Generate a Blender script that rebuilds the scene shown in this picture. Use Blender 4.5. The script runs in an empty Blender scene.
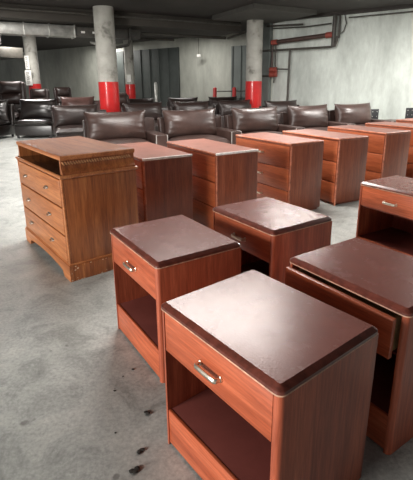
import bpy, bmesh, math, random
from mathutils import Vector, Matrix
R = math.radians
COL = bpy.context.scene.collection
rnd = random.Random(7)

# ------------------------------------------------------------ materials
def nt_new(name):
    m = bpy.data.materials.new(name); m.use_nodes = True
    nt = m.node_tree; b = nt.nodes['Principled BSDF']
    return m, nt, b
def N(nt, typ, **kw):
    n = nt.nodes.new(typ)
    for k, v in kw.items():
        if k in n.inputs: n.inputs[k].default_value = v
        else: setattr(n, k, v)
    return n
def ramp(nt, fac, stops):
    r = nt.nodes.new('ShaderNodeValToRGB')
    e = r.color_ramp.elements
    while len(e) < len(stops): e.new(0.5)
    for i, (p, c) in enumerate(stops):
        e[i].position = p; e[i].color = (*c, 1) if len(c) == 3 else c
    nt.links.new(fac, r.inputs['Fac'])
    return r
def objcoord(nt, scale, shift=True):
    tc = nt.nodes.new('ShaderNodeTexCoord')
    mp = nt.nodes.new('ShaderNodeMapping'); mp.inputs['Scale'].default_value = scale
    if shift:
        oi = nt.nodes.new('ShaderNodeObjectInfo')
        cb = nt.nodes.new('ShaderNodeMath'); cb.operation = 'MULTIPLY'; cb.inputs[1].default_value = 7.0
        nt.links.new(oi.outputs['Random'], cb.inputs[0])
        ad = nt.nodes.new('ShaderNodeVectorMath'); ad.operation = 'ADD'
        nt.links.new(tc.outputs['Object'], ad.inputs[0]); nt.links.new(cb.outputs[0], ad.inputs[1])
        nt.links.new(ad.outputs[0], mp.inputs['Vector'])
    else:
        nt.links.new(tc.outputs['Object'], mp.inputs['Vector'])
    return mp.outputs['Vector']
def noise(nt, vec, scale, detail=4, rough=.55, dist=0):
    n = N(nt, 'ShaderNodeTexNoise', Scale=scale, Detail=detail, Roughness=rough, Distortion=dist)
    nt.links.new(vec, n.inputs['Vector']); return n
def mixc(nt, fac, a, b, mode='MIX'):
    m = nt.nodes.new('ShaderNodeMix'); m.data_type = 'RGBA'; m.blend_type = mode
    for inp, v in ((m.inputs['Factor'], fac), (m.inputs[6], a), (m.inputs[7], b)):
        if hasattr(v, 'is_output') or isinstance(v, bpy.types.NodeSocket): nt.links.new(v, inp)
        else: inp.default_value = v if not isinstance(v, tuple) else (*v, 1)
    return m.outputs[2]
def bump(nt, b, h, strength, dist=.01):
    bp = N(nt, 'ShaderNodeBump', Strength=strength, Distance=dist)
    nt.links.new(h, bp.inputs['Height']); nt.links.new(bp.outputs[0], b.inputs['Normal'])

def wood(name, dark, mid, light, axis='z', rough=.38, coat=.15):
    m, nt, b = nt_new(name)
    s = {'z': (14, 14, .9), 'x': (.9, 14, 14), 'y': (14, .9, 14)}[axis]
    v = objcoord(nt, s)
    n1 = noise(nt, v, 1.3, 5, .6, .6)
    s2 = tuple(q * 5 for q in s)
    v2 = objcoord(nt, s2)
    n2 = noise(nt, v2, 1.6, 3, .7, .2)
    r1 = ramp(nt, n1.outputs['Fac'], [(.32, dark), (.5, mid), (.68, light)])
    r2 = ramp(nt, n2.outputs['Fac'], [(.35, (.72, .68, .66)), (.62, (1.06, 1.06, 1.06))])
    c = mixc(nt, 1.0, r1.outputs[0], r2.outputs[0], 'MULTIPLY')
    nt.links.new(c, b.inputs['Base Color'])
    b.inputs['Roughness'].default_value = rough
    b.inputs['Coat Weight'].default_value = coat; b.inputs['Coat Roughness'].default_value = .3
    bump(nt, b, n2.outputs['Fac'], .05, .002)
    return m
def plain(name, col, rough=.5, metal=0, var=.15, scale=8, coat=0, bumpy=0):
    m, nt, b = nt_new(name)
    v = objcoord(nt, (1, 1, 1))
    n = noise(nt, v, scale, 5, .6)
    lo = tuple(c * (1 - var) for c in col); hi = tuple(min(1, c * (1 + var)) for c in col)
    r = ramp(nt, n.outputs['Fac'], [(.3, lo), (.7, hi)])
    nt.links.new(r.outputs[0], b.inputs['Base Color'])
    b.inputs['Roughness'].default_value = rough; b.inputs['Metallic'].default_value = metal
    b.inputs['Coat Weight'].default_value = coat
    if bumpy: bump(nt, b, n.outputs['Fac'], bumpy, .01)
    return m

M = {}
CH = ((.28, .058, .026), (.42, .098, .046), (.54, .145, .070))
M['cherry_v'] = wood('cherry laminate upright grain', *CH, axis='z')
M['cherry_h'] = wood('cherry laminate level grain', (.36, .072, .026), (.47, .106, .042), (.56, .142, .062), axis='x')
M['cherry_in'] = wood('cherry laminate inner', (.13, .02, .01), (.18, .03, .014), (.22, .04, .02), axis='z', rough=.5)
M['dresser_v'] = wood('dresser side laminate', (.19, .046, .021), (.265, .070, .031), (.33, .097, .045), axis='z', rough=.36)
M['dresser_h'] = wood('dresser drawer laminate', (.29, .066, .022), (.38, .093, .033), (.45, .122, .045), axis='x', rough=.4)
M['chest_v'] = wood('amber maple veneer side', (.19, .056, .017), (.32, .102, .030), (.44, .165, .050), axis='z', rough=.4, coat=.25)
M['chest_h'] = wood('amber maple veneer front', (.32, .105, .035), (.45, .165, .058), (.54, .22, .085), axis='x', rough=.42, coat=.2)
M['chest_top'] = wood('amber maple veneer top', (.15, .048, .018), (.20, .068, .025), (.25, .09, .034), axis='x', rough=.55, coat=0)
M['chest_top'].node_tree.nodes['Principled BSDF'].inputs['Specular IOR Level'].default_value = .25
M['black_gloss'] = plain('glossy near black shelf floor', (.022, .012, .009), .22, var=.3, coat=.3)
M['rope'] = plain('light rubbed rope carving', (.38, .18, .075), .5, var=.4, scale=60)
M['chip'] = plain('chipped pale wood', (.62, .48, .34), .7, var=.4, scale=60)
M['antique'] = plain('tarnished pewter', (.42, .38, .33), .38, metal=1, var=.3, scale=40)
M['pine'] = wood('pale pine drawer side', (.42, .27, .12), (.55, .37, .18), (.62, .44, .23), axis='x', rough=.6, coat=0)
M['strip'] = plain('lighter cherry corner strip', (.40, .14, .08), .35, var=.5, scale=20)  # lighter cherry than the dresser sides
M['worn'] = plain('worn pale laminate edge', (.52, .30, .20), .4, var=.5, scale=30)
M['edge_glint'] = plain('painted glint on laminate edge', (.85, .78, .74), .3, var=.25, scale=25)  # pale strip paints a lamp glint along the worn top edge
M['moulding'] = plain('dark brown edge moulding', (.115, .030, .020), .3, var=.45, scale=40, coat=.2)
M['black_gap'] = plain('shadow gap lining', (.02, .008, .006), .8, var=.2)
M['steel'] = plain('brushed nickel', (.78, .72, .60), .33, metal=1, var=.1, scale=30)
M['dull_steel'] = plain('dull galvanised steel', (.50, .50, .47), .38, metal=.75, var=.3, scale=5)
M['black_metal'] = plain('black painted steel', (.018, .018, .02), .5, var=.3)
M['piping_dim'] = plain('shade-darkened leather piping', (.09, .07, .065), .4, var=.2)  # same piping, coloured darker where the back frames are dimly lit
M['piping'] = plain('grey leather piping', (.34, .31, .29), .45, var=.2)
M['red_paint'] = plain('red paint band', (.55, .018, .018), .3, var=.15, scale=3, coat=.3)
M['white_sign'] = plain('white painted board', (.75, .74, .70), .6, var=.08)
M['sign_ink'] = plain('dark sign lettering', (.05, .04, .04), .6)
M['red_iron'] = plain('red coupling paint', (.26, .05, .035), .5, var=.4, scale=20)
M['brown_pipe'] = plain('rusty brown pipe', (.055, .030, .024), .5, var=.4, scale=10)
M['dark_pipe'] = plain('dark grey pipe', (.055, .05, .042), .5, var=.3, scale=10)
M['dark_door'] = plain('dark green grey metal', (.05, .058, .054), .5, var=.2, scale=3)
M['grey_panel'] = plain('grey sheet panel', (.15, .17, .16), .5, var=.15, scale=2)
M['debris'] = plain('crumbled dirt', (.03, .026, .022), .9, var=.6, scale=60)
M['lens'] = plain('frosted diffuser', (.8, .8, .8), .4, var=.02)

def maroon_top(name, base=(.19, .060, .045), rough=(.24, .30), lo=.86, hi=1.14, spec=.42):
    m, nt, b = nt_new(name)
    v = objcoord(nt, (1, 1, 1))
    n = noise(nt, v, 7, 6, .65, .4)
    f = noise(nt, v, 130, 3, .6)
    d = tuple(c * lo for c in base); h = tuple(c * hi for c in base)
    r = ramp(nt, n.outputs['Fac'], [(.3, d), (.7, h)])
    # pale dust and small wear specks
    w = noise(nt, v, 38, 2, .5)
    rw = ramp(nt, w.outputs['Fac'], [(.75, (0, 0, 0)), (.80, (.7, .7, .7))])
    c = mixc(nt, rw.outputs[0], r.outputs[0], (.42, .33, .31))
    nt.links.new(c, b.inputs['Base Color'])
    rr = nt.nodes.new('ShaderNodeMapRange'); rr.inputs['To Min'].default_value = rough[0]; rr.inputs['To Max'].default_value = rough[1]
    n2 = noise(nt, v, 11, 4, .6)
    nt.links.new(n2.outputs['Fac'], rr.inputs['Value']); nt.links.new(rr.outputs[0], b.inputs['Roughness'])
    b.inputs['Specular IOR Level'].default_value = spec; b.inputs['Specular Tint'].default_value = (1, .86, .84, 1)
    bump(nt, b, f.outputs['Fac'], .15, .002)
    return m
M['maroon'] = maroon_top('maroon grained laminate top')
M['dresser_top'] = maroon_top('reddish laminate dresser top', (.22, .092, .068), (.36, .46), .8, 1.2, .4)
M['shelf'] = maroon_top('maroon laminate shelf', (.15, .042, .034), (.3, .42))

def leather(name, col, rough=.34):
    m, nt, b = nt_new(name)
    v = objcoord(nt, (1, 1, 1))
    n = noise(nt, v, 5, 5, .6)
    w = noise(nt, v, 26, 4, .6, .8)
    r = ramp(nt, n.outputs['Fac'], [(.3, tuple(c * .7 for c in col)), (.7, tuple(c * 1.3 for c in col))])
    nt.links.new(r.outputs[0], b.inputs['Base Color'])
    b.inputs['Roughness'].default_value = rough
    b.inputs['Coat Weight'].default_value = .08; b.inputs['Coat Roughness'].default_value = .25
    bump(nt, b, w.outputs['Fac'], .25, .012)
    return m
M['leather'] = leather('dark brown leather', (.050, .028, .023), .40)
M['leather_dark'] = leather('near black leather', (.014, .010, .009), .28)
M['leather_dark'].node_tree.nodes['Principled BSDF'].inputs['Coat Weight'].default_value = .8
M['leather_shaded'] = leather('shade-darkened brown leather', (.024, .014, .012), .38)  # brown leather darkened in colour for the dimly lit rear seats
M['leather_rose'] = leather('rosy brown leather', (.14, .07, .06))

def concrete(name, base, var=.25, scale=1.0, rough=.75, streak=False):
    m, nt, b = nt_new(name)
    v = objcoord(nt, (scale, scale, scale * (.35 if streak else 1)), False)
    n = noise(nt, v, 1.4, 8, .65, .3); n2 = noise(nt, v, 9, 6, .7)
    r = ramp(nt, n.outputs['Fac'], [(.33, tuple(c * (1 - var) for c in base)), (.66, tuple(c * (1 + var * .7) for c in base))])
    r2 = ramp(nt, n2.outputs['Fac'], [(.3, (.86, .86, .86)), (.7, (1.08, 1.08, 1.08))])
    nt.links.new(mixc(nt, 1.0, r.outputs[0], r2.outputs[0], 'MULTIPLY'), b.inputs['Base Color'])
    b.inputs['Roughness'].default_value = rough
    bump(nt, b, n2.outputs['Fac'], .2, .01)
    return m
M['wall_light'] = concrete('whitewashed concrete wall', (.56, .60, .56), .24, .9, streak=True)
M['wall_far'] = concrete('grey green concrete wall', (.42, .43, .38), .25, .6, streak=True)
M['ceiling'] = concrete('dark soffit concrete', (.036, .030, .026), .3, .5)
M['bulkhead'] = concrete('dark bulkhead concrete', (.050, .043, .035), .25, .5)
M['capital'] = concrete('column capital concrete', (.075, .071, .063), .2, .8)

def column_mat():
    m, nt, b = nt_new('whitewashed mottled column')
    v = objcoord(nt, (1, 1, 1))
    n = noise(nt, v, 3.2, 5, .55, .2)
    r = ramp(nt, n.outputs['Fac'], [(.32, (.15, .145, .125)), (.43, (.34, .33, .295)), (.7, (.46, .45, .41))])
    nt.links.new(r.outputs[0], b.inputs['Base Color']); b.inputs['Roughness'].default_value = .7
    return m
M['column'] = column_mat()

def floor_mat():
    m, nt, b = nt_new('worn grey concrete floor')
    v = objcoord(nt, (1, 1, 1), False)
    big = noise(nt, v, .55, 6, .6, .5); mid = noise(nt, v, 4.5, 10, .72, .9); fine = noise(nt, v, 60, 4, .7)
    r = ramp(nt, big.outputs['Fac'], [(.36, (.27, .280, .262)), (.47, (.395, .405, .382)), (.62, (.495, .505, .480))])
    r2 = ramp(nt, mid.outputs['Fac'], [(.36, (.66, .67, .66)), (.5, (.98, .98, .98)), (.66, (1.16, 1.15, 1.12))])
    r3 = ramp(nt, fine.outputs['Fac'], [(.3, (.74, .74, .74)), (.7, (1.2, 1.2, 1.2))])
    c = mixc(nt, 1, r.outputs[0], r2.outputs[0], 'MULTIPLY'); c = mixc(nt, 1, c, r3.outputs[0], 'MULTIPLY')
    # oily spots with a shape of their own
    spots = [(-.765, 1.40, .018, .6), (-.73, 1.42, .012, .5), (-.76, 1.935, .012, .5), (-.83, 1.89, .008, .4), (-.256, 1.444, .015, .85), (-.43, 1.60, .008, .5), (-.52, 1.36, .03, .18), (-.62, 1.62, .03, .15),
             (-.263, 1.255, .016, .85), (-.267, 1.17, .017, .85), (-.33, 1.15, .015, .6),
             ]
    wob = noise(nt, v, 28, 3, .6)
    for x, y, rad, st in spots:
        d = nt.nodes.new('ShaderNodeVectorMath'); d.operation = 'DISTANCE'
        nt.links.new(v, d.inputs[0]); d.inputs[1].default_value = (x, y, 0)
        a = nt.nodes.new('ShaderNodeMath'); a.operation = 'MULTIPLY_ADD'
        nt.links.new(wob.outputs['Fac'], a.inputs[0]); a.inputs[1].default_value = rad * 2.2; 
        nt.links.new(d.outputs['Value'], a.inputs[2])
        q = nt.nodes.new('ShaderNodeMapRange'); q.interpolation_type = 'SMOOTHSTEP'
        q.inputs['From Min'].default_value = rad * 1.5; q.inputs['From Max'].default_value = rad * 2.3
        q.inputs['To Min'].default_value = st; q.inputs['To Max'].default_value = 0
        nt.links.new(a.outputs[0], q.inputs['Value'])
        c = mixc(nt, q.outputs[0], c, (.07, .066, .06))
    nt.links.new(c, b.inputs['Base Color'])
    rr = nt.nodes.new('ShaderNodeMapRange'); rr.inputs['To Min'].default_value = .34; rr.inputs['To Max'].default_value = .62
    nt.links.new(mid.outputs['Fac'], rr.inputs['Value']); nt.links.new(rr.outputs[0], b.inputs['Roughness'])
    bump(nt, b, fine.outputs['Fac'], .12, .004)
    return m
M['floor'] = floor_mat()

# ------------------------------------------------------------ mesh helpers
def bx(bm, x0, y0, z0, x1, y1, z1, bev=0, seg=2, mi=0):
    mt = Matrix.Translation(((x0+x1)/2, (y0+y1)/2, (z0+z1)/2)) @ Matrix.Diagonal((abs(x1-x0), abs(y1-y0), abs(z1-z0), 1))
    r = bmesh.ops.create_cube(bm, size=1, matrix=mt)
    vs = r['verts']; fs = list({f for v in vs for f in v.link_faces})
    for f in fs: f.material_index = mi
    if bev:
        es = list({e for v in vs for e in v.link_edges})
        g = bmesh.ops.bevel(bm, geom=es, offset=bev, segments=seg, affect='EDGES', profile=.5, clamp_overlap=True)
        for f in g['faces']: f.material_index = mi
    return vs
def tube(bm, pts, rad, n=10, mi=0, cap=True):
    pts = [Vector(p) for p in pts]; rings = []; up = None
    for i, p in enumerate(pts):
        t = (pts[min(i+1, len(pts)-1)] - pts[max(i-1, 0)]).normalized()
        if up is None:
            up = Vector((0, 0, 1)) if abs(t.z) < .9 else Vector((1, 0, 0))
        a = t.cross(up).normalized(); b_ = a.cross(t).normalized(); up = b_
        rr = rad[i] if isinstance(rad, (list, tuple)) else rad
        rings.append([bm.verts.new(p + rr*(math.cos(k*2*math.pi/n)*a + math.sin(k*2*math.pi/n)*b_)) for k in range(n)])
    for i in range(len(rings)-1):
        for k in range(n):
            f = bm.faces.new((rings[i][k], rings[i][(k+1) % n], rings[i+1][(k+1) % n], rings[i+1][k])); f.material_index = mi
    if cap:
        for rg in (rings[0], rings[-1]):
            f = bm.faces.new(rg); f.material_index = mi
def prism(bm, poly, z0, z1, mi=0):
    lo = [bm.verts.new((x, y, z0)) for x, y in poly]; hi = [bm.verts.new((x, y, z1)) for x, y in poly]
    n = len(poly)
    fs = [bm.faces.new(lo[::-1]), bm.faces.new(hi)] + [bm.faces.new((lo[i], lo[(i+1) % n], hi[(i+1) % n], hi[i])) for i in range(n)]
    for f in fs: f.material_index = mi
def rrect(W, D, r, inset=0, n=6, yoff=0):
    out = []; w, d = W/2-inset, D/2-inset; r = max(r-inset, .0015)
    for cx, cy, a0 in ((w-r, d-r, 0), (-w+r, d-r, 90), (-w+r, -d+r, 180), (w-r, -d+r, 270)):
        for k in range(n+1):
            a = R(a0+90*k/n); out.append((cx+r*math.cos(a), cy+r*math.sin(a)+yoff))
    return out
def slab(bm, W, D, r, prof, yoff=0):
    """prof: list of (inset, z, material index of the band above this loop)"""
    loops = [[bm.verts.new((x, y, z)) for x, y in rrect(W, D, r, ins, yoff=yoff)] for ins, z, _ in prof]
    n = len(loops[0])
    for i in range(len(loops)-1):
        for k in range(n):
            f = bm.faces.new((loops[i][k], loops[i][(k+1) % n], loops[i+1][(k+1) % n], loops[i+1][k])); f.material_index = prof[i][2]
    f = bm.faces.new(loops[0][::-1]); f.material_index = prof[0][2]
    f = bm.faces.new(loops[-1]); f.material_index = prof[-1][2]
def obj(name, bm, mats, parent=None, smooth=35, loc=None, rotz=None):
    bmesh.ops.recalc_face_normals(bm, faces=bm.faces[:])
    me = bpy.data.meshes.new(name); bm.to_mesh(me); bm.free()
    if not isinstance(mats, (list, tuple)): mats = [mats]
    for m in mats: me.materials.append(M[m])
    if smooth:
        for p in me.polygons: p.use_smooth = True
        try: me.set_sharp_from_angle(angle=R(smooth))
        except Exception: pass
    o = bpy.data.objects.new(name, me); COL.objects.link(o)
    if parent: o.parent = parent
    if loc: o.location = loc
    if rotz is not None: o.rotation_euler = (0, 0, rotz)
    return o
def tag(o, label, cat, group=None, kind=None):
    if label: o['label'] = label
    if cat: o['category'] = cat
    if group: o['group'] = group
    if kind: o['kind'] = kind
    return o
def thing(name, label, cat, loc=(0, 0, 0), rz=0, group=None):
    o = bpy.data.objects.new(name, None); COL.objects.link(o); o.empty_display_size = .1
    o.location = loc; o.rotation_euler = (0, 0, rz)
    return tag(o, label, cat, group)
def struct(name, bm, m, smooth=None):
    return tag(obj(name, bm, m, smooth=smooth), None, None, kind='structure')
def kids(o): return [c for c in COL.objects if c.parent == o]
def copy_tree(root, loc, rz, label, group=None, skip=()):
    c = root.copy(); COL.objects.link(c); c.location = loc; c.rotation_euler = (0, 0, rz); c['label'] = label
    if group: c['group'] = group
    for ch in kids(root):
        if ch.name.split('.')[0] in skip: continue
        k = ch.copy(); COL.objects.link(k); k.parent = c
        for g in kids(ch):
            h = g.copy(); COL.objects.link(h); h.parent = k
    return c

# ------------------------------------------------------------ setting
CZ = 3.20
def wallseg(name, p, q, z0, z1, th, m):
    p, q = Vector(p), Vector(q); d = (q-p).normalized(); n = Vector((-d.y, d.x))*th
    bm = bmesh.new(); prism(bm, [tuple(p), tuple(q), tuple(q+n), tuple(p+n)], z0, z1)
    return struct(name, bm, m)
bm = bmesh.new(); bx(bm, -16, -7, -.1, 12, 30, 0); struct('floor', bm, 'floor')
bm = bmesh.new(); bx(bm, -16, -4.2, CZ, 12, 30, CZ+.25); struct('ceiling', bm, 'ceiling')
WE = Vector((1.81, 13.5)); WD = Vector((.819, -.574)); WN = Vector((-.574, -.819))
FAR = Vector((3.09, 15.30)); FD = Vector((-.822, .569))
wallseg('wall_right', tuple(WE), tuple(WE+WD*11.5), 0, CZ, .3, 'wall_light')
wallseg('wall_back', tuple(FAR-FD*.0), tuple(FAR+FD*22), 0, CZ, -.3, 'wall_far')
# short wall that turns the corner of the recess
wallseg('wall_recess', tuple(WE+WD*.02), tuple(FAR-FD*.02), 0, CZ, -.3, 'wall_far')
# dark pilaster on the end of the right wall
bm = bmesh.new(); p = WE+WN*.02; q = p+WD*.28
prism(bm, [tuple(p), tuple(q), tuple(q+WN*.16), tuple(p+WN*.16)], 0, CZ); struct('trim_1', bm, 'grey_panel')
# edge beam along the top of the right wall
bm = bmesh.new(); p = WE+WN*.18+WD*.0; q = p+WD*11
prism(bm, [tuple(p), tuple(q), tuple(q-WN*.17), tuple(p-WN*.17)], CZ-.07, CZ-.0005); struct('trim_2', bm, 'ceiling')
# wide dropped bulkhead crossing the ceiling
BD = Vector((.877, .480)); BN = Vector((-.480, .877)); b0 = Vector((.78, 13.44))
bm = bmesh.new(); p = b0+BD*.35; q = b0-BD*12
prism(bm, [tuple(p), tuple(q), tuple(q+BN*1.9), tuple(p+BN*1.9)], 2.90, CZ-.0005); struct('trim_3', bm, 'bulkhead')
# capitals (drop panels) above the columns
def capital(i, x, y, w, d=.11):
    bm = bmesh.new(); c = Vector((x, y)); a = BD*w/2; b_ = BN*w/2
    prism(bm, [tuple(c-a-b_), tuple(c+a-b_), tuple(c+a+b_), tuple(c-a+b_)], CZ-d, CZ-.0005)
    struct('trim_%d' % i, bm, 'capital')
capital(4, 1.55, 12.1, 2.0)
# far doors
def far_door(name, u0, u1, z1, m, ribs):
    bm = bmesh.new()
    p = FAR+FD*u0; q = FAR+FD*u1; n = Vector((-.569, -.822))
    prism(bm, [tuple(p+n*.01), tuple(q+n*.01), tuple(q+n*.08), tuple(p+n*.08)], 0, z1)
    for k in range(ribs+1):
        c = p+(q-p)*(k/ribs); w = (q-p).normalized()*.03
        prism(bm, [tuple(c-w+n*.08), tuple(c+w+n*.08), tuple(c+w+n*.12), tuple(c-w+n*.12)], 0, z1)
    return struct(name, bm, m)
far_door('door_1', 5.05, 9.8, 2.86, 'dark_door', 9)
far_door('door_2', 1.35, 2.45, 2.75, 'grey_panel', 3)

# columns
def column(x, y, r, label, band_z=(0, 1.45), top=CZ-.11, base=None):
    t = thing('concrete_column', label, 'column', (x, y, 0), 0)
    bm = bmesh.new(); tube(bm, [(0, 0, .0), (0, 0, .9), (0, 0, 1.8), (0, 0, top)], r, 28); obj('shaft', bm, 'column', t)
    bm = bmesh.new(); tube(bm, [(0, 0, band_z[0]), (0, 0, band_z[1])], r+.006, 28); obj('painted_band', bm, 'red_paint', t)
    return t
column(-2.49, 11.1, .248, 'whitewashed round concrete column with a red band, nearest on the left, behind the sofas', top=CZ)
column(1.42, 12.72, .235, 'whitewashed round concrete column with a red band beside the pipes of the right wall')
cC = column(-6.32, 16.0, .22, 'round column far left carrying two white painted notice boards', (.9, 1.45), top=CZ)
# the white boards with upright dark lettering
for z0, z1, w, dx in ((1.95, 2.42, .15, -.07), (1.40, 1.92, .23, -.08)):
    bm = bmesh.new(); bx(bm, dx-w/2, -.285, z0, dx+w/2, -.255, z1, .004)
    s = obj('notice_board', bm, 'white_sign', cC)
    bm = bmesh.new(); z = z1-.07
    while z > z0+.06:
        k = rnd.choice((0, 1, 2)); ww = w*.24
        bx(bm, dx-ww, -.290, z, dx+ww*.6, -.284, z+.014)
        bx(bm, dx-ww, -.290, z-.028, dx-ww+.012, -.284, z)
        if k: bx(bm, dx-ww*.2, -.290, z-.028, dx+ww, -.284, z-.016)
        z -= .062
    obj('lettering', bm, 'sign_ink', s, smooth=None)
cD = column(-3.27, 18.8, .20, 'slender far column with a white plate and red band near the dark doors', (.8, 1.42), top=CZ)
bm = bmesh.new(); bx(bm, -.09, -.235, 1.52, .09, -.20, 1.82, .01); obj('wall_plate', bm, 'white_sign', cD)

# ductwork
dr = math.atan2(.48, .877)
t = thing('ventilation_duct', 'long bright galvanised ventilation duct under the ceiling, left of the near column', 'duct', (-4.97, 10.85, 2.6), dr)
bm = bmesh.new(); bx(bm, -3.2, 0, 0, 1.80, .42, .27, .006); obj('duct_body', bm, 'dull_steel', t)
for x in (-2.4, -1.2, -.35, .55, 1.15, 1.78):
    bm = bmesh.new(); bx(bm, x-.018, -.018, -.018, x+.018, .438, .288, .004); obj('joint_flange', bm, 'dull_steel', t)
bm = bmesh.new(); bx(bm, 1.80, .04, .03, 3.6, .38, .24, .006); obj('end_section', bm, 'dark_pipe', t)
for x in (2.0, 2.3):
    bm = bmesh.new(); bx(bm, x-.05, .028, .10, x+.05, .041, .15); obj('sticker', bm, 'white_sign', t)
for x in (-2, .2, 2.2):
    bm = bmesh.new(); tube(bm, [(x, .2, .27 if x < 1.8 else .24), (x, .2, .60 if abs(x) < 9 else .3)], .008, 6); obj('hanger_rod', bm, 'dark_pipe', t)
t = thing('branch_duct', 'short boxy grey duct hanging at far left below the long bright duct', 'duct', (-7.0, 14.6, 2.25), R(-35))
bm = bmesh.new(); vs = bx(bm, -.9, -.5, 0, .9, .5, .32, .01); obj('duct_body', bm, 'dark_pipe', t)
for x in (-.5, .5):
    bm = bmesh.new(); tube(bm, [(x, 0, .42), (x, 0, .949)], .01, 6); obj('hanger_rod', bm, 'dark_pipe', t)

def pipe(label, pts, r, m='dark_pipe', name='ceiling_pipe', group=None):
    bm = bmesh.new(); tube(bm, pts, r, 10); o = obj(name, bm, m); return tag(o, label, 'pipe', group)
def alongB(p, q, z): return (*(b0 + BD*p + BN*q), z)
pipe('upper black pipe running along the front of the bulkhead', [alongB(-12, -.12, 3.08), alongB(.3, -.12, 3.08)], .035)
pipe('lower dark pipe hanging beneath the bulkhead towards the far wall', [alongB(-9, .8, 2.80), alongB(.3, .8, 2.80)], .045)
pipe('rear dark pipe beneath the bulkhead near the far doors', [alongB(-7, 1.5, 2.74), alongB(-1.2, 1.5, 2.74)], .035)
pipe('short dark pipe drop bending beside the far slender column', [alongB(-3.0, .5, 2.88), alongB(-3.0, .5, 2.6), alongB(-3.05, .55, 2.45), alongB(-3.3, .9, 2.4)], .04)
t = tag(obj('ceiling_pipe', (lambda b: (tube(b, [alongB(-.3, -.3, 2.66), alongB(.6, -.22, 2.95)], .03, 8), b)[1])(bmesh.new()), 'dark_pipe'),
        'slanting grey pipe brace beside the capital of the far red banded column', 'pipe')

# sprinkler standpipe on the right wall ------------------------------------
def onwall(s, z, off=.17): return (*(WE + WD*s + WN*off), z)
t = thing('sprinkler_standpipe', 'rusty brown and dark sprinkler pipework with red couplings on the whitewashed wall', 'pipework', (*(WE+WN*.1), 0), 0)
t_loc = Vector(t.location)
def L(p): return tuple(Vector(p)-t_loc)
def wp(name, pts, r, m, par=t, n=12):
    bm = bmesh.new(); tube(bm, [L(p) for p in pts], r, n); return obj(name, bm, m, par)
WS = {'a': .42, 'b': 2.13}
wp('main_pipe', [onwall(.42, 2.55), onwall(2.08, 2.64)], .062, 'brown_pipe')
for s, z in ((.42, 2.55), (2.06, 2.64)):
    wp('red_coupling', [onwall(s-.09, z-.005), onwall(s+.09, z+.005)], .078, 'red_iron')
wp('riser_pipe', [onwall(2.18, 2.36), onwall(2.18, CZ-.08)], .055, 'dark_pipe')
wp('riser_pipe', [onwall(2.30, 2.55, .12), onwall(2.30, CZ-.08, .12)], .028, 'dark_pipe')
wp('lower_pipe', [onwall(.02, 2.33), onwall(2.12, 2.33), onwall(2.24, 2.35), onwall(2.27, 2.48), onwall(2.28, 2.6)], .03, 'dark_pipe')
wp('drop_pipe', [onwall(.36, 2.5), onwall(.36, 1.75)], .03, 'brown_pipe')
wp('drop_pipe', [onwall(.47, 2.5), onwall(.47, 1.75)], .022, 'dark_pipe')
for z in (1.78, 1.64):
    wp('red_valve', [onwall(.30, z), onwall(.52, z)], .075, 'red_iron')
wp('valve_spout', [onwall(.44, 1.64), onwall(.44, 1.40)], .022, 'dark_pipe')
wp('valve_spout', [onwall(.30, 1.60), onwall(-.02, 1.60)], .03, 'dark_pipe')
wp('cross_pipe', [onwall(.5, 1.80), onwall(.92, 1.78)], .018, 'dark_pipe')
wp('down_pipe', [onwall(.92, 2.31), onwall(.90, .02)], .032, 'dark_pipe')
wp('drain_hook', [onwall(2.42, CZ-.08, .1), onwall(2.48, 2.9, .1), onwall(2.42, 2.72, .1), onwall(2.34, 2.66, .1)], .014, 'dark_pipe')
pipe('thin dark conduit high on the right wall, left of the riser', [onwall(.35, 2.93), onwall(1.35, 2.90), onwall(2.1, 2.93)], .018, name='wall_conduit')
pipe('short thick conduit end high on the right wall above the brown pipe', [onwall(.2, 3.0, .26), onwall(1.32, 2.96, .26)], .026, name='wall_conduit')
pipe('thin straight conduit high on the right wall, right of the riser', [onwall(2.55, 3.03), onwall(6.5, 3.03)], .018, name='wall_conduit')

# red guard rail and steel post in front of the far wall
t = thing('guard_rail', 'red posts joined by thin grey rails before the far wall', 'railing', (.71, 16.0, 0), 0)
for x in (-.36, .36):
    bm = bmesh.new(); tube(bm, [(x, 0, 0), (x, 0, 1.24), (x, 0, 1.27)], [.07, .07, .04], 14); obj('post', bm, 'red_paint', t)
for z in (.85, 1.13):
    bm = bmesh.new(); tube(bm, [(-.36, 0, z), (.9, .05, z)], .016, 8); obj('rail', bm, 'dark_pipe', t)
bm = bmesh.new(); tube(bm, [(-1.8, 15.6, 0), (-1.8, 15.6, 1.42), (-1.8, 15.6, 1.48)], [.055, .055, .02], 14)
tag(obj('steel_bollard', bm, 'dull_steel'), 'plain grey steel bollard in front of the dark far doors', 'bollard')
bm = bmesh.new(); bx(bm, -.08, -.07, -.05, .08, .07, .05, .02)
o = obj('wall_lamp', bm, 'white_sign', loc=(-.25, 17.2, 2.46)); tag(o, 'small pale lamp box high on the far wall', 'lamp')
bm = bmesh.new(); tube(bm, [(0, 0, .045), (0, .0, .71)], .012, 8); k = obj('stem', bm, 'dark_pipe', o)

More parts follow.
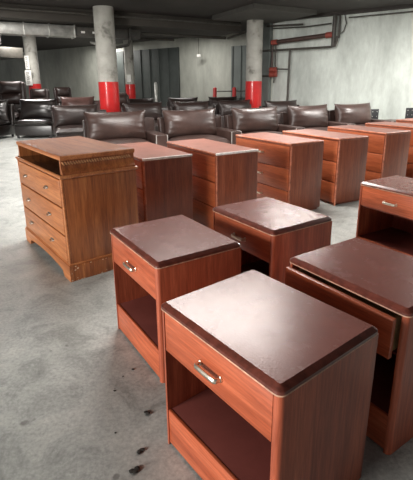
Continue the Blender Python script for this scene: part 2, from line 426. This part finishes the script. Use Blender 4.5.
# ------------------------------------------------------------ nightstands
W, D, H, TH = .565, .455, .611, .023
def handle(parent, x, y, z, w=.10, proj=.024, r=.0062):
    bm = bmesh.new()
    # two feet and a bowed, flattened bar
    pts = []
    for a, q in ((-1, -.05), (-1, .55), (-.97, .85), (-.88, 1), (-.5, 1.03), (0, 1.05), (.5, 1.03), (.88, 1), (.97, .85), (1, .55), (1, -.05)):
        pts.append((x+a*w/2, y-proj*q, z))
    tube(bm, pts, [r*.9, r*.9, r, r, r, r, r, r, r, r*.9, r*.9], 10)
    for s in (-1, 1):
        tube(bm, [(x+s*w/2, y+.001, z), (x+s*w/2, y-.005, z), (x+s*w/2, y-.007, z)], [r*1.25, r*1.2, r*.9], 12)
    for v in bm.verts: v.co.z = z+(v.co.z-z)*1.5
    return obj('handle', bm, 'steel', parent)
def side_panel_poly(s):
    # plan outline: outer front corner rounded
    xo = s*W/2; xi = xo-s*TH; yb = D/2; yf = -D/2; r = .018
    pts = [(xi, yb), (xo, yb)]
    for k in range(6):
        a = R(90*k/5)
        pts.append((xo-s*r+s*r*math.cos(a), yf+r-r*math.sin(a)))
    pts += [(xi, yf)]
    return pts
def make_nightstand(label, pull=0):
    t = thing('nightstand', label, 'nightstand')
    for s in (-1, 1):
        bm = bmesh.new(); prism(bm, side_panel_poly(s), 0, H-.027); obj('side_panel', bm, 'cherry_v', t)
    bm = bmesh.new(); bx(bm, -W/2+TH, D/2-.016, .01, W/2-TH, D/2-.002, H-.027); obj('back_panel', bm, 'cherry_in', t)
    bm = bmesh.new()
    # moulded top: bead, stepped ogee edge, laminate field
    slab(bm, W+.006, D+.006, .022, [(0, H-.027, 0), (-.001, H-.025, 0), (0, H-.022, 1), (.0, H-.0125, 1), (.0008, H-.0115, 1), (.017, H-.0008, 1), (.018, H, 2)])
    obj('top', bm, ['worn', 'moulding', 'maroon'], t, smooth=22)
    # shelf and kick rail
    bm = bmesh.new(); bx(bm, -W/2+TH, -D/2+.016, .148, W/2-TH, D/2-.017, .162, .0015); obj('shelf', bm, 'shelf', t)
    bm = bmesh.new(); bx(bm, -W/2+TH+.0005, -D/2+.003, .012, W/2-TH-.0005, -D/2+.0155, .163, .002); obj('kick_rail', bm, 'cherry_h', t)
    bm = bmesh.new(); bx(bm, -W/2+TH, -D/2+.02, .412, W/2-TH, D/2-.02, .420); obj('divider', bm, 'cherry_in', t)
    # drawer
    g = .003; bm = bmesh.new()
    bx(bm, -W/2+TH+.02, -D/2+.02-pull, .432, W/2-TH-.02, D/2-.04-pull, .44)
    for s in (-1, 1):
        x = s*(W/2-TH-.026); bx(bm, x-.006, -D/2+.02-pull, .44, x+.006, D/2-.04-pull, .56)
    bx(bm, -W/2+TH+.02, D/2-.05-pull, .44, W/2-TH-.02, D/2-.04-pull, .55)
    d = obj('drawer', bm, 'pine', t)
    bm = bmesh.new(); bx(bm, -W/2+TH+g, -D/2+.001-pull, .426, W/2-TH-g, -D/2+.02-pull, H-.031, .002)
    obj('drawer_front', bm, 'cherry_h', d)
    handle(d, 0, -D/2+.001-pull, .497)
    return t
def place(front_corner, th):
    """near front corner (x, y) and direction of the front edge in degrees -> base centre and turn"""
    a = Vector((math.cos(R(th)), math.sin(R(th)))); s = Vector((a.y, -a.x))
    return Vector(front_corner), a, s
def ns_loc(P, th, w=W, d=D):
    P, a, s = place(P, th); c = P+a*w/2+s*d/2
    return (c.x, c.y, 0), R(th-180)
NS = [((.181, .860), 128, 'cherry nightstand nearest the camera, pale sheen across its maroon top'),
      ((-.215, 1.627), 122.9, 'cherry nightstand on the left, just right of the amber carved chest'),
      ((.346, 2.018), 123.5, 'cherry nightstand in the middle with its drawer front in shade, before the dressers'),
      ((1.492, 2.672), 121, 'cherry nightstand farthest back, cut by the right edge of the view')]
ns = make_nightstand(NS[0][2]); ns['group'] = 'cherry nightstands'
ns.location, rz = ns_loc(NS[0][0], NS[0][1]); ns.rotation_euler = (0, 0, rz)
for P, th, lab in NS[1:]:
    l, rz = ns_loc(P, th); copy_tree(ns, l, rz, lab, 'cherry nightstands')
n4 = make_nightstand('cherry nightstand at right with its drawer pulled slightly open', pull=.045); n4['group'] = 'cherry nightstands'
n4.location, rz = ns_loc((.673, 1.224), 123.3); n4.rotation_euler = (0, 0, rz)

# ------------------------------------------------------------ dressers
dW, dD, dH = .996, .463, .768
def make_dresser(label):
    t = thing('dresser', label, 'dresser')
    bm = bmesh.new(); bx(bm, -dW/2, -dD/2+.02, .03, dW/2, dD/2, dH-.026, .002)
    bx(bm, -dW/2+.03, -dD/2+.04, 0, dW/2-.03, dD/2-.01, .03)
    obj('carcass', bm, 'dresser_v', t)
    for s in (-1, 1):
        bm = bmesh.new(); tube(bm, [(s*(dW/2-.009), -dD/2+.016, .0), (s*(dW/2-.009), -dD/2+.016, dH-.026)], .0105, 10)
        obj('corner_strip', bm, 'strip', t)
    bm = bmesh.new(); slab(bm, dW+.008, dD+.008, .02, [(.003, dH-.026, 0), (0, dH-.020, 0), (0, dH-.010, 1), (.003, dH-.004, 1), (.008, dH, 2), (.05, dH+.0002, 2)])
    obj('top', bm, ['dresser_v', 'strip', 'dresser_top'], t, smooth=30)
    for z0, z1 in ((.035, .262), (.270, .497), (.505, .736)):
        bm = bmesh.new(); bx(bm, -dW/2+.02, -dD/2, z0, dW/2-.02, -dD/2+.0205, z1, .003)
        d = obj('drawer', bm, 'dresser_h', t)
        handle(d, 0, -dD/2, (z0+z1)/2+.01, .10, .03, .006)
    return t
DS = [((-.523, 3.356), 120.2, 'cherry dresser beside the amber carved chest, its drawers hidden, pale glint painted along the top edge'),
      ((.086, 3.603), 120.8, 'second cherry dresser from the left, painted glint on its near top edge, paler corner strip'),
      ((.862, 4.197), 120.5, 'third cherry dresser, its three silver handles visible above the middle nightstand'),
      ((1.466, 4.563), 118.5, 'fourth cherry dresser, with bare concrete floor showing at its foot'),
      ((2.196, 5.080), 118.4, 'fifth cherry dresser, rising behind the farthest nightstand'),
      ((2.93, 5.60), 119, 'sixth cherry dresser, cut by the right edge, only its front half seen'),
      ((3.68, 6.22), 119, 'last and farthest cherry dresser at the right edge')]
ds = make_dresser(DS[0][2]); ds['group'] = 'row of cherry dressers'
ds.location, rz = ns_loc(DS[0][0], DS[0][1], dW, dD); ds.rotation_euler = (0, 0, rz)
bm = bmesh.new(); bx(bm, dW/2-.004, -dD/2+.0, dH-.018, dW/2+.010, dD/2, dH+.001, .003); obj('end_glint', bm, 'edge_glint', ds)
allD = [ds]
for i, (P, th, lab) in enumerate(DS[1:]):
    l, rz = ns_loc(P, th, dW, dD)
    allD.append(copy_tree(ds, l, rz, lab, 'row of cherry dressers', skip=() if i == 0 else ('end_glint',)))

# ------------------------------------------------------------ amber chest with a hutch
cW, cD = 1.07, .56
t = thing('chest_of_drawers', 'amber wooden chest with open top shelf, carved trim and three drawers, left of the nightstands', 'chest of drawers')
l, rz = ns_loc((-.967, 2.705), 128, cW, cD); t.location = l; t.rotation_euler = (0, 0, rz)
bm = bmesh.new()
bx(bm, -cW/2, -cD/2+.012, .115, cW/2, cD/2, .742, .003); obj('carcass', bm, 'chest_v', t)
# front corner stiles
for s in (-1, 1):
    bm = bmesh.new(); bx(bm, s*cW/2-.0, -cD/2-.004, .115, s*(cW/2-.032), -cD/2+.013, .742, .004); obj('stile', bm, 'chest_h', t)
def arch_rail(bm, x0, x1, y0, y1, z1, foot, rise, n=20):
    """rail with an arched lower edge between two feet"""
    pts = [(x0, 0), (x0+foot, 0), (x0+foot+.02, rise*.45)]
    a0, a1 = x0+foot+.03, x1-foot-.03
    for k in range(n+1):
        u = k/n; pts.append((a0+(a1-a0)*u, rise*(.62+.38*math.sin(math.pi*u)**.8)))
    pts += [(x1-foot-.02, rise*.45), (x1-foot, 0), (x1, 0)]
    fr = [bm.verts.new((x, y0, z)) for x, z in pts]; fb = [bm.verts.new((x, y1, z)) for x, z in pts]
    tr = [bm.verts.new((x, y0, z1)) for x, z in pts]; tb = [bm.verts.new((x, y1, z1)) for x, z in pts]
    for i in range(len(pts)-1):
        bm.faces.new((fr[i], fr[i+1], tr[i+1], tr[i])); bm.faces.new((fb[i+1], fb[i], tb[i], tb[i+1]))
        bm.faces.new((fr[i+1], fr[i], fb[i], fb[i+1])); bm.faces.new((tr[i], tr[i+1], tb[i+1], tb[i]))
    bm.faces.new((fr[0], tr[0], tb[0], fb[0])); bm.faces.new((fr[-1], fb[-1], tb[-1], tr[-1]))
e = .014
bm = bmesh.new(); arch_rail(bm, -cW/2-e, cW/2+e, -cD/2-e, -cD/2+.014, .118, .13, .07); obj('base_rail', bm, 'chest_h', t, smooth=25)
bm = bmesh.new()
bx(bm, cW/2-.012, -cD/2+.014, 0, cW/2+e, cD/2+.004, .118, .003); bx(bm, -cW/2-e, -cD/2+.014, 0, -cW/2+.012, cD/2+.004, .118, .003)
bx(bm, -cW/2+.012, cD/2-.012, 0, cW/2-.012, cD/2+.004, .118); obj('side_plinth', bm, 'chest_v', t)
bm = bmesh.new(); slab(bm, cW+.03, cD+.03, .006, [(.008, .118, 0), (.004, .124, 0), (.012, .132, 0)]); obj('base_bead', bm, 'chest_h', t)
for z0, z1 in ((.136, .326), (.338, .532), (.544, .734)):
    bm = bmesh.new(); bx(bm, -cW/2+.036, -cD/2-.008, z0, cW/2-.036, -cD/2+.013, z1, .006, 3)
    d = obj('drawer', bm, 'chest_h', t)
    for x in (-.30, .22):
        bm = bmesh.new(); zc = (z0+z1)/2+.0
        vs = bmesh.ops.create_uvsphere(bm, u_segments=14, v_segments=8, radius=1, matrix=Matrix.Translation((x, -cD/2-.010, zc)) @ Matrix.Diagonal((.040, .003, .010, 1)))
        tube(bm, [(x-.028, -cD/2-.010, zc+.002), (x-.02, -cD/2-.024, zc-.006), (x, -cD/2-.028, zc-.01), (x+.02, -cD/2-.024, zc-.006), (x+.028, -cD/2-.010, zc+.002)], .004, 8)
        obj('handle', bm, 'antique', d)
# chipped spots along the foot of the plinth
bm = bmesh.new(); rr = random.Random(4)
for k in range(26):
    y = rr.uniform(-cD/2-e, cD/2-.03) if k > 7 else rr.uniform(-cD/2-e, -cD/2+.05); z = rr.choice((.004, .006, .112, rr.uniform(.0, .11))) if k > 7 else rr.uniform(.0, .115)
    q = rr.uniform(.002, .007)
    bmesh.ops.create_icosphere(bm, subdivisions=1, radius=1, matrix=Matrix.Translation((cW/2+e, y, max(z, q))) @ Matrix.Diagonal((.0018, q*1.3, q*.7, 1)))
o = obj('chipped_spots', bm, 'chip', t); o['kind'] = 'stuff'
# ledge that caps the body
bm = bmesh.new(); slab(bm, cW+.03, cD+.03, .006, [(.016, .742, 0), (.004, .748, 0), (0, .756, 0), (.004, .766, 0), (.012, .770, 1), (.10, .7702, 1)])
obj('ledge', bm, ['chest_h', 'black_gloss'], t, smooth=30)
# hutch: flared side cheeks with cove and rope carving, back, open front, top board
def cheek(bm, s):
    pr = [(cW/2+.002, .7702), (cW/2+.002, .782), (cW/2-.006, .790), (cW/2-.016, .805), (cW/2-.020, .822), (cW/2-.020, .866)]
    inn = cW/2-.045
    ys = (-cD/2+.012, cD/2-.002)
    L_ = []
    for y in ys:
        row = [bm.verts.new((s*x, y, z)) for x, z in pr]+[bm.verts.new((s*inn, y, .866)), bm.verts.new((s*inn, y, .7702))]
        L_.append(row)
    n = len(L_[0])
    bm.faces.new(L_[0]); bm.faces.new(L_[1][::-1])
    for i in range(n): bm.faces.new((L_[0][i], L_[1][i], L_[1][(i+1) % n], L_[0][(i+1) % n]))
for s in (-1, 1):
    bm = bmesh.new(); cheek(bm, s); ck = obj('shelf_cheek', bm, 'chest_v', t, smooth=25)
    bm = bmesh.new()
    y = -cD/2+.03
    while y < cD/2-.02:      # carved rope beading
        bmesh.ops.create_uvsphere(bm, u_segments=8, v_segments=5, radius=1, matrix=Matrix.Translation((s*(cW/2-.020), y, .845)) @ Matrix.Rotation(R(35), 4, 'X') @ Matrix.Diagonal((.009, .0075, .016, 1)))
        y += .019
    obj('rope_carving', bm, 'rope', ck)
bm = bmesh.new(); bx(bm, -cW/2+.04, cD/2-.02, .770, cW/2-.04, cD/2-.004, .866); obj('shelf_back', bm, 'cherry_in', t)
bm = bmesh.new(); slab(bm, cW-.01, cD-.0, .006, [(.008, .866, 0), (.001, .871, 0), (0, .892, 0), (.004, .898, 1), (.009, .900, 1), (.08, .9002, 1)], yoff=.004)
obj('top', bm, ['chest_h', 'chest_top'], t, smooth=30)

# ------------------------------------------------------------ leather seating
def pillow(w, h, th, nx=30, nz=18, seed=1, pinch=.10, wr=1.0):
    """puffy leather pillow standing in the XZ plane, thickness along Y, gathered folds at both ends"""
    rr = random.Random(seed); bm = bmesh.new()
    ph = [rr.uniform(0, 6.28) for _ in range(8)]
    sides = []
    for sgn in (-1, 1):
        g = []
        for i in range(nx+1):
            u = -1+2*i/nx; row = []
            for k in range(nz+1):
                v = -1+2*k/nz
                prof = max(0, (1-abs(u)**3.0))**.6*max(0, (1-abs(v)**2.2))**.62
                x = u*w/2*(1-.07*(1-v*v)*(abs(u)**3)); z = v*h/2*(1-.09*(1-abs(u)**2.5)*abs(v)**3)
                y = sgn*th/2*prof
                e = abs(u)**3*(1-abs(u)**8)
                fold = math.sin(v*17+ph[0]+3*u)*.5+math.sin(v*29+ph[1]-4*u)*.3
                e2 = abs(v)**4*(1-abs(v)**10)
                fold2 = math.sin(u*14+ph[2]+2*v)*.4+math.sin(u*23+ph[3])*.3
                y += sgn*wr*(.055*e*fold*prof+.008*e2*fold2*prof)
                y += sgn*wr*.012*prof*math.sin(u*3.1+ph[4])*math.sin(v*2.5+ph[5])
                row.append(bm.verts.new((x, y, z)))
            g.append(row)
        sides.append(g)
    for g in sides:
        for i in range(nx):
            for k in range(nz): bm.faces.new((g[i][k], g[i+1][k], g[i+1][k+1], g[i][k+1]))
    bmesh.ops.remove_doubles(bm, verts=bm.verts[:], dist=.0005)
    return bm
def soft_box(bm, x0, y0, z0, x1, y1, z1, r=.04, crown=.0):
    vs = bx(bm, x0, y0, z0, x1, y1, z1, r, 4)
def cushion_seat(w, d, h, crown=.03, n=16):
    bm = bmesh.new(); L_ = []
    for i in range(n+1):
        u = -1+2*i/n; row = []
        for k in range(n+1):
            v = -1+2*k/n
            q = (1-abs(u)**6)**.4*(1-abs(v)**6)**.4 if abs(u) < 1 and abs(v) < 1 else 0
            row.append((u*w/2, v*d/2, q, (1-u*u)*(1-v*v)))
        L_.append(row)
    for sg in (1, -1):
        g = [[bm.verts.new((x, y, (h/2*q+crown*c)*sg if sg > 0 else -h/2*q)) for x, y, q, c in row] for row in L_]
        for i in range(n):
            for k in range(n): bm.faces.new((g[i][k], g[i+1][k], g[i+1][k+1], g[i][k+1]))
    bmesh.ops.remove_doubles(bm, verts=bm.verts[:], dist=.0005)
    return bm
def make_sofa(label, m='leather', w=.98, arm_w=.20, armed=True, seed=1, top=.95):
    t = thing('leather_armchair', label, 'armchair') if armed else thing('armless_leather_seat', label, 'seat')
    hw = w/2; xr = hw+(arm_w if armed else 0)
    bm = bmesh.new(); soft_box(bm, -hw, -.40, .07, xr-.0, .42, .34, .02); obj('base', bm, m, t)
    # back frame slab, leaning back a little
    bm = bmesh.new(); vs0 = len(bm.verts); soft_box(bm, -hw-.02, .30, .30, xr+.02, .45, top-.15, .022)
    for v in bm.verts: v.co.y += max(0, v.co.z-.3)*.12
    bf = obj('back_frame', bm, m, t)
    bm = bmesh.new(); zt = top-.075
    zt -= .08; yt = .305+.12*(zt-.3)
    tube(bm, [(-hw-.018, .305, .42), (-hw-.018, yt, zt), (-hw+.01, yt, zt+.01), (xr-.01, yt, zt+.01), (xr+.018, yt, zt), (xr+.018, .305, .42)], .008, 6)
    obj('piping', bm, 'piping_dim', bf)
    bm = cushion_seat(w-.01, .74, .17)
    for v in bm.verts: v.co += Vector((0, -.09, .40))
    obj('seat_cushion', bm, m, t)
    bm = pillow(w*1.06, top-.43, .36, seed=seed)
    rot = Matrix.Translation((0, .175, (top+.44)/2)) @ Matrix.Rotation(R(-12), 4, 'X')
    bmesh.ops.transform(bm, matrix=rot, verts=bm.verts[:]); obj('back_cushion', bm, m, t, smooth=80)
    if armed:
        bm = bmesh.new(); soft_box(bm, hw, -.43, .05, xr, .32, .59, .025); a = obj('arm', bm, m, t)
        bm = bmesh.new(); tube(bm, [(hw+.006, -.424, .10), (hw+.006, -.424, .578), (xr-.006, -.424, .578), (xr-.006, -.424, .1)], .008, 6)
        obj('piping', bm, 'piping', a)
    for x in (-hw+.06, xr-.06):
        for y in (-.36, .36):
            bm = bmesh.new(); bx(bm, x-.025, y-.025, 0, x+.025, y+.025, .075, .004); obj('foot', bm, 'black_metal', t)
    return t
GR = 'dark leather armchairs in rows behind the dressers'
A = make_sofa('brown leather armchair behind the amber carved chest, leftmost of the front row', seed=3)
A['group'] = GR; A.location = (-1.42, 6.87, 0); A.rotation_euler = (0, 0, R(24))
front = [((-.19, 7.29), 26, 'brown leather armchair second in the front row, strong sheen mid cushion, behind the second dresser'),
         ((1.02, 7.82), 26, 'brown leather armchair third in the front row, below the far red banded column'),
         ((2.17, 8.46), 26, 'brown leather armchair fourth in the front row, before the thin down pipe'),
         ((3.28, 9.02), 26, 'brown leather armchair rightmost of the front row, against the whitewashed wall')]
for i, (p, r, lab) in enumerate(front): 
    A2 = copy_tree(A, (*p, 0), R(r), lab, GR)
B = make_sofa('dark leather armchair in the second row, touching the left of the near red banded column', 'leather_shaded', seed=11)
B['group'] = GR; B.location = (-2.92, 9.55, 0); B.rotation_euler = (0, 0, R(20))
second = [((-1.50, 10.55), 24, 'dark leather armchair in the second row, between the near column and the grey bollard'),
          ((-.30, 11.15), 24, 'dark leather armchair in the second row, left of the red guard rail posts'),
          ((.88, 11.95), 20, 'dark leather armchair in the second row, in front of the red guard rail posts'),
          ((2.10, 11.20), 24, 'dark leather armchair in the second row, right of the far red banded column')]
for p, r, lab in second: copy_tree(B, (*p, 0), R(r), lab, GR)
third = [((-2.15, 14.0), 20, 1.02, 'dark leather armchair in the third row, just left of the grey bollard'),
         ((-.72, 14.3), 14, 1.02, 'dark leather armchair in the third row, just right of the grey bollard'),
         ((.66, 14.95), 14, 1.02, 'dark leather armchair at the back, directly below the left red guard rail post')]
for p, r, s, lab in third:
    c = copy_tree(B, (*p, 0), R(r), lab, GR); c.scale = (s, s, s)
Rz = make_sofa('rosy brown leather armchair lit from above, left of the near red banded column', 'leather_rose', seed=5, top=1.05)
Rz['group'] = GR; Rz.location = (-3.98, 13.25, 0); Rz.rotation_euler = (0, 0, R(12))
# armless seats on the left
SL = make_sofa('black armless leather seat facing the camera at left, pale sheen on cushion and back', 'leather_dark', w=1.0, armed=False, seed=8, top=1.03)
SL.location = (-4.68, 11.75, 0); SL.rotation_euler = (0, 0, R(2)); SL['group'] = 'armless black leather seats'
copy_tree(SL, (-5.95, 11.55, 0), R(-4), 'black armless leather seat cut by the left edge of the view', 'armless black leather seats')

# recliners with high divided backs
def make_recliner(label, m='leather', h=1.12):
    t = thing('leather_recliner', label, 'recliner')
    bm = bmesh.new(); soft_box(bm, -.34, -.42, .05, .34, .38, .34, .03); obj('base', bm, m, t)
    bm = cushion_seat(.62, .66, .18)
    for v in bm.verts: v.co += Vector((0, -.12, .42))
    obj('seat_cushion', bm, m, t)
    bm = bmesh.new(); soft_box(bm, -.36, .26, .3, .36, .46, h-.02, .06)
    for v in bm.verts: v.co.y += max(0, v.co.z-.3)*.18
    obj('back_shell', bm, m, t)
    for z, hh, th in ((h-.17, .36, .22), (h-.48, .34, .24)):
        bm = pillow(.60, hh, th, 20, 12, seed=int(z*100), wr=.8)
        bmesh.ops.transform(bm, matrix=Matrix.Translation((0, .26+(z-.3)*.18, z)) @ Matrix.Rotation(R(-10), 4, 'X'), verts=bm.verts[:])
        obj('back_pad', bm, m, t, smooth=80)
    for s in (-1, 1):
        bm = bmesh.new(); soft_box(bm, s*.33, -.42, .04, s*.50, .36, .58, .06); a = obj('arm', bm, m, t)
        bm = bmesh.new(); soft_box(bm, s*.32, -.44, .55, s*.52, .30, .64, .04); obj('arm_pad', bm, m, a)
    return t
RC = make_recliner('brown leather recliner with a high padded back at the left edge', 'leather_shaded', h=1.36)
RC['group'] = 'leather recliners at far left'; RC.location = (-6.05, 13.1, 0); RC.rotation_euler = (0, 0, R(8)); RC.scale = (1.12, 1.12, 1.12)
q1 = copy_tree(RC, (-5.83, 14.75, 0), R(5), 'brown leather recliner seen over the armless black seat, below the notice boards', 'leather recliners at far left')
q2 = copy_tree(RC, (-5.25, 15.95, 0), R(25), 'dark leather recliner turned aside, right of the red band of the far left column', 'leather recliners at far left')
q1.scale = (.9, .9, .95); q2.scale = (.88, .88, .98)
R2 = make_recliner('brown leather recliner with creased glossy back just right of the near column', h=1.12)
R2['group'] = 'leather recliners by the near column'; R2.location = (-2.55, 12.7, 0); R2.rotation_euler = (0, 0, R(20))
copy_tree(R2, (-3.15, 15.7, 0), R(20), 'dark leather recliner below the slender far column with the white plate', 'leather recliners by the near column')

# backless sofa bases with upright joining plates on the right
def make_backless(label):
    t = thing('backless_seat', label, 'seat')
    bm = bmesh.new(); soft_box(bm, -.4, -.40, .06, .4, .40, .36, .02); obj('base', bm, 'leather', t)
    bm = cushion_seat(.8, .78, .20)
    for v in bm.verts: v.co.z += .42
    obj('seat_cushion', bm, 'leather', t)
    bm = bmesh.new(); bx(bm, -.36, .401, .30, -.14, .416, .77, .004)
    p_ = obj('joining_plate', bm, 'black_metal', t)
    bm = bmesh.new()
    for x, z in ((-.31, .71), (-.19, .71), (-.31, .60), (-.19, .60)):
        tube(bm, [(x, .4015, z), (x, .395, z)], .011, 8)
    obj('bolt', bm, 'dull_steel', p_)
    for x in (-.34, .34):
        for y in (-.34, .34):
            bm = bmesh.new(); bx(bm, x-.025, y-.025, 0, x+.025, y+.025, .065, .004); obj('foot', bm, 'black_metal', t)
    return t
BS = make_backless('backless brown leather seat with an upright black plate, right of the front row armchairs')
BS['group'] = 'backless seats by the whitewashed wall'
BS.location = (4.36, 9.74, 0); BS.rotation_euler = (0, 0, R(14))
copy_tree(BS, (5.38, 10.15, 0), R(10), 'backless brown leather seat at the right edge, only its black plate in view', 'backless seats by the whitewashed wall')

# crumbs of dirt on the floor by the nightstands
dl = [((-.369, 1.733), .008, 'small dark crumb on the floor nearest the left nightstand'), ((-.408, 1.682), .005, 'tiny dark crumb beside the left nightstand kick rail, second of two'),
      ((-.428, 1.585), .006, 'small pale-rimmed crumb on the floor before the left nightstand'), ((-.256, 1.444), .013, 'dark clump of dirt beside the front left foot of the nearest nightstand'),
      ((-.263, 1.255), .012, 'upper dark clump of dirt at the bottom of the view'), ((-.267, 1.17), .013, 'lowest dark clump of dirt at the bottom edge of the view'),
      ((-.374, 1.345), .005, 'tiny lone crumb left of the dark clumps at the bottom')]
for i, ((x, y), s, lab) in enumerate(dl):
    bm = bmesh.new(); rr = random.Random(i)
    for k in range(3 if s > .01 else 1):
        mt = Matrix.Translation((rr.uniform(-s, s)*.8 if k else 0, rr.uniform(-s, s)*.8 if k else 0, s*.22)) @ Matrix.Diagonal((s*rr.uniform(.6, 1), s*rr.uniform(.5, .9), s*.3, 1))
        bmesh.ops.create_icosphere(bm, subdivisions=2, radius=1, matrix=mt)
    for v in bm.verts: v.co += Vector((rr.uniform(-1, 1), rr.uniform(-1, 1), rr.uniform(-.3, .3)))*s*.12
    mz = min(v.co.z for v in bm.verts)
    for v in bm.verts: v.co.z -= mz
    o = obj('dirt_crumb', bm, 'debris', loc=(x, y, 0)); tag(o, lab, 'dirt', 'dirt crumbs on the concrete floor')

# ------------------------------------------------------------ lights
def area(name, loc, target, sx, sy, power, col=(1, 1, 1), spread=180):
    l = bpy.data.lights.new(name, 'AREA'); l.shape = 'RECTANGLE'; l.size = sx; l.size_y = sy; l.energy = power; l.color = col; l.spread = R(spread)
    o = bpy.data.objects.new(name, l); COL.objects.link(o); o.location = loc
    d = Vector(target)-Vector(loc); o.rotation_euler = d.to_track_quat('-Z', 'Y').to_euler()
    return o
WARM = (1, .965, .92); COOL = (.96, 1, .98)
def lamp(x, y, power, sx=1.2, sy=.3, label=None, rz=0):
    t = thing('added_ceiling_light', label, 'light', (x, y, CZ), rz, 'assumed and added ceiling lights')
    bm = bmesh.new(); bx(bm, -sx/2-.03, -sy/2-.03, -.07, sx/2+.03, sy/2+.03, -.001, .01); obj('housing', bm, 'white_sign', t)
    o = area('added_lamp_light', (x, y, CZ-.085), (x, y, 0), sx, sy, power, WARM)
    return o
lamp(.05, 5.15, 230, 1.9, 1.0, 'assumed wide ceiling light above the dressers')  # lamp out of view, assumed from the sheen on the nightstand tops
lamp(2.0, 9.0, 120, 1.2, .3, 'added fill light over the middle of the front armchair row')  # lamp and housing added to brighten the column and the middle nightstand top
LP = [ (-2.5, 8.2, 60, 'assumed ceiling light above the front armchair row'),  # this and the next ceiling lights are assumed, out of view
      (5.5, 7.6, 420, 'assumed ceiling light before the whitewashed wall'), (5.2, 5.6, 60, 'assumed ceiling light over the end of the dresser row'), (-4.6, 8.9, 120, 'assumed ceiling light over the left armchairs'),
      (-.9, 16.2, 55, 'added fill light behind the bulkhead before the far wall'), (-5.9, 14.0, 170, 'added fill light behind the bulkhead over the black armless seats')]  # both added out of sight to brighten the far wall and left seats
for x, y, p, lab in LP: lamp(x, y, p, label=lab, rz=0)
lamp(-4.66, 19.7, 150, .5, 1.3, 'added fill light hidden behind the near column, by the far wall')  # unseen lamp added for sheen on the black seats and a lighter far wall
# assumed daylight: area light added behind and left of the camera, no entrance built
area('assumed_daylight', (-6.0, -2.6, 1.9), (.3, 2.8, .6), 2.2, 2.0, 760, (1, .97, .93))
w = bpy.data.worlds.new('World'); bpy.context.scene.world = w; w.use_nodes = True
w.node_tree.nodes['Background'].inputs[0].default_value = (.95, .97, 1, 1); w.node_tree.nodes['Background'].inputs[1].default_value = .22

# ------------------------------------------------------------ camera
f, cy, pitch, roll, h = 414.2, 206.6, .28423, -.00868, 1.3387
cam = bpy.data.cameras.new('Camera'); co = bpy.data.objects.new('Camera', cam); COL.objects.link(co)
cam.sensor_fit = 'HORIZONTAL'; cam.sensor_width = 36; cam.lens = f*36/413
cam.shift_y = -(240-cy)/413; cam.clip_end = 200; cam.clip_start = .05
cp, sp = math.cos(pitch), math.sin(pitch)
fw = Vector((0, cp, -sp)); up = Vector((0, sp, cp)); rt = Vector((1, 0, 0))
c, s = math.cos(roll), math.sin(roll)
r2 = c*rt+s*up; u2 = -s*rt+c*up
co.matrix_world = Matrix(((r2.x, u2.x, -fw.x, 0), (r2.y, u2.y, -fw.y, 0), (r2.z, u2.z, -fw.z, h), (0, 0, 0, 1)))
sc = bpy.context.scene; sc.camera = co
sc.view_settings.view_transform = 'Standard'; sc.view_settings.look = 'None'
sc.view_settings.exposure = 0.0; sc.view_settings.gamma = 1; sc.view_settings.use_curve_mapping = False
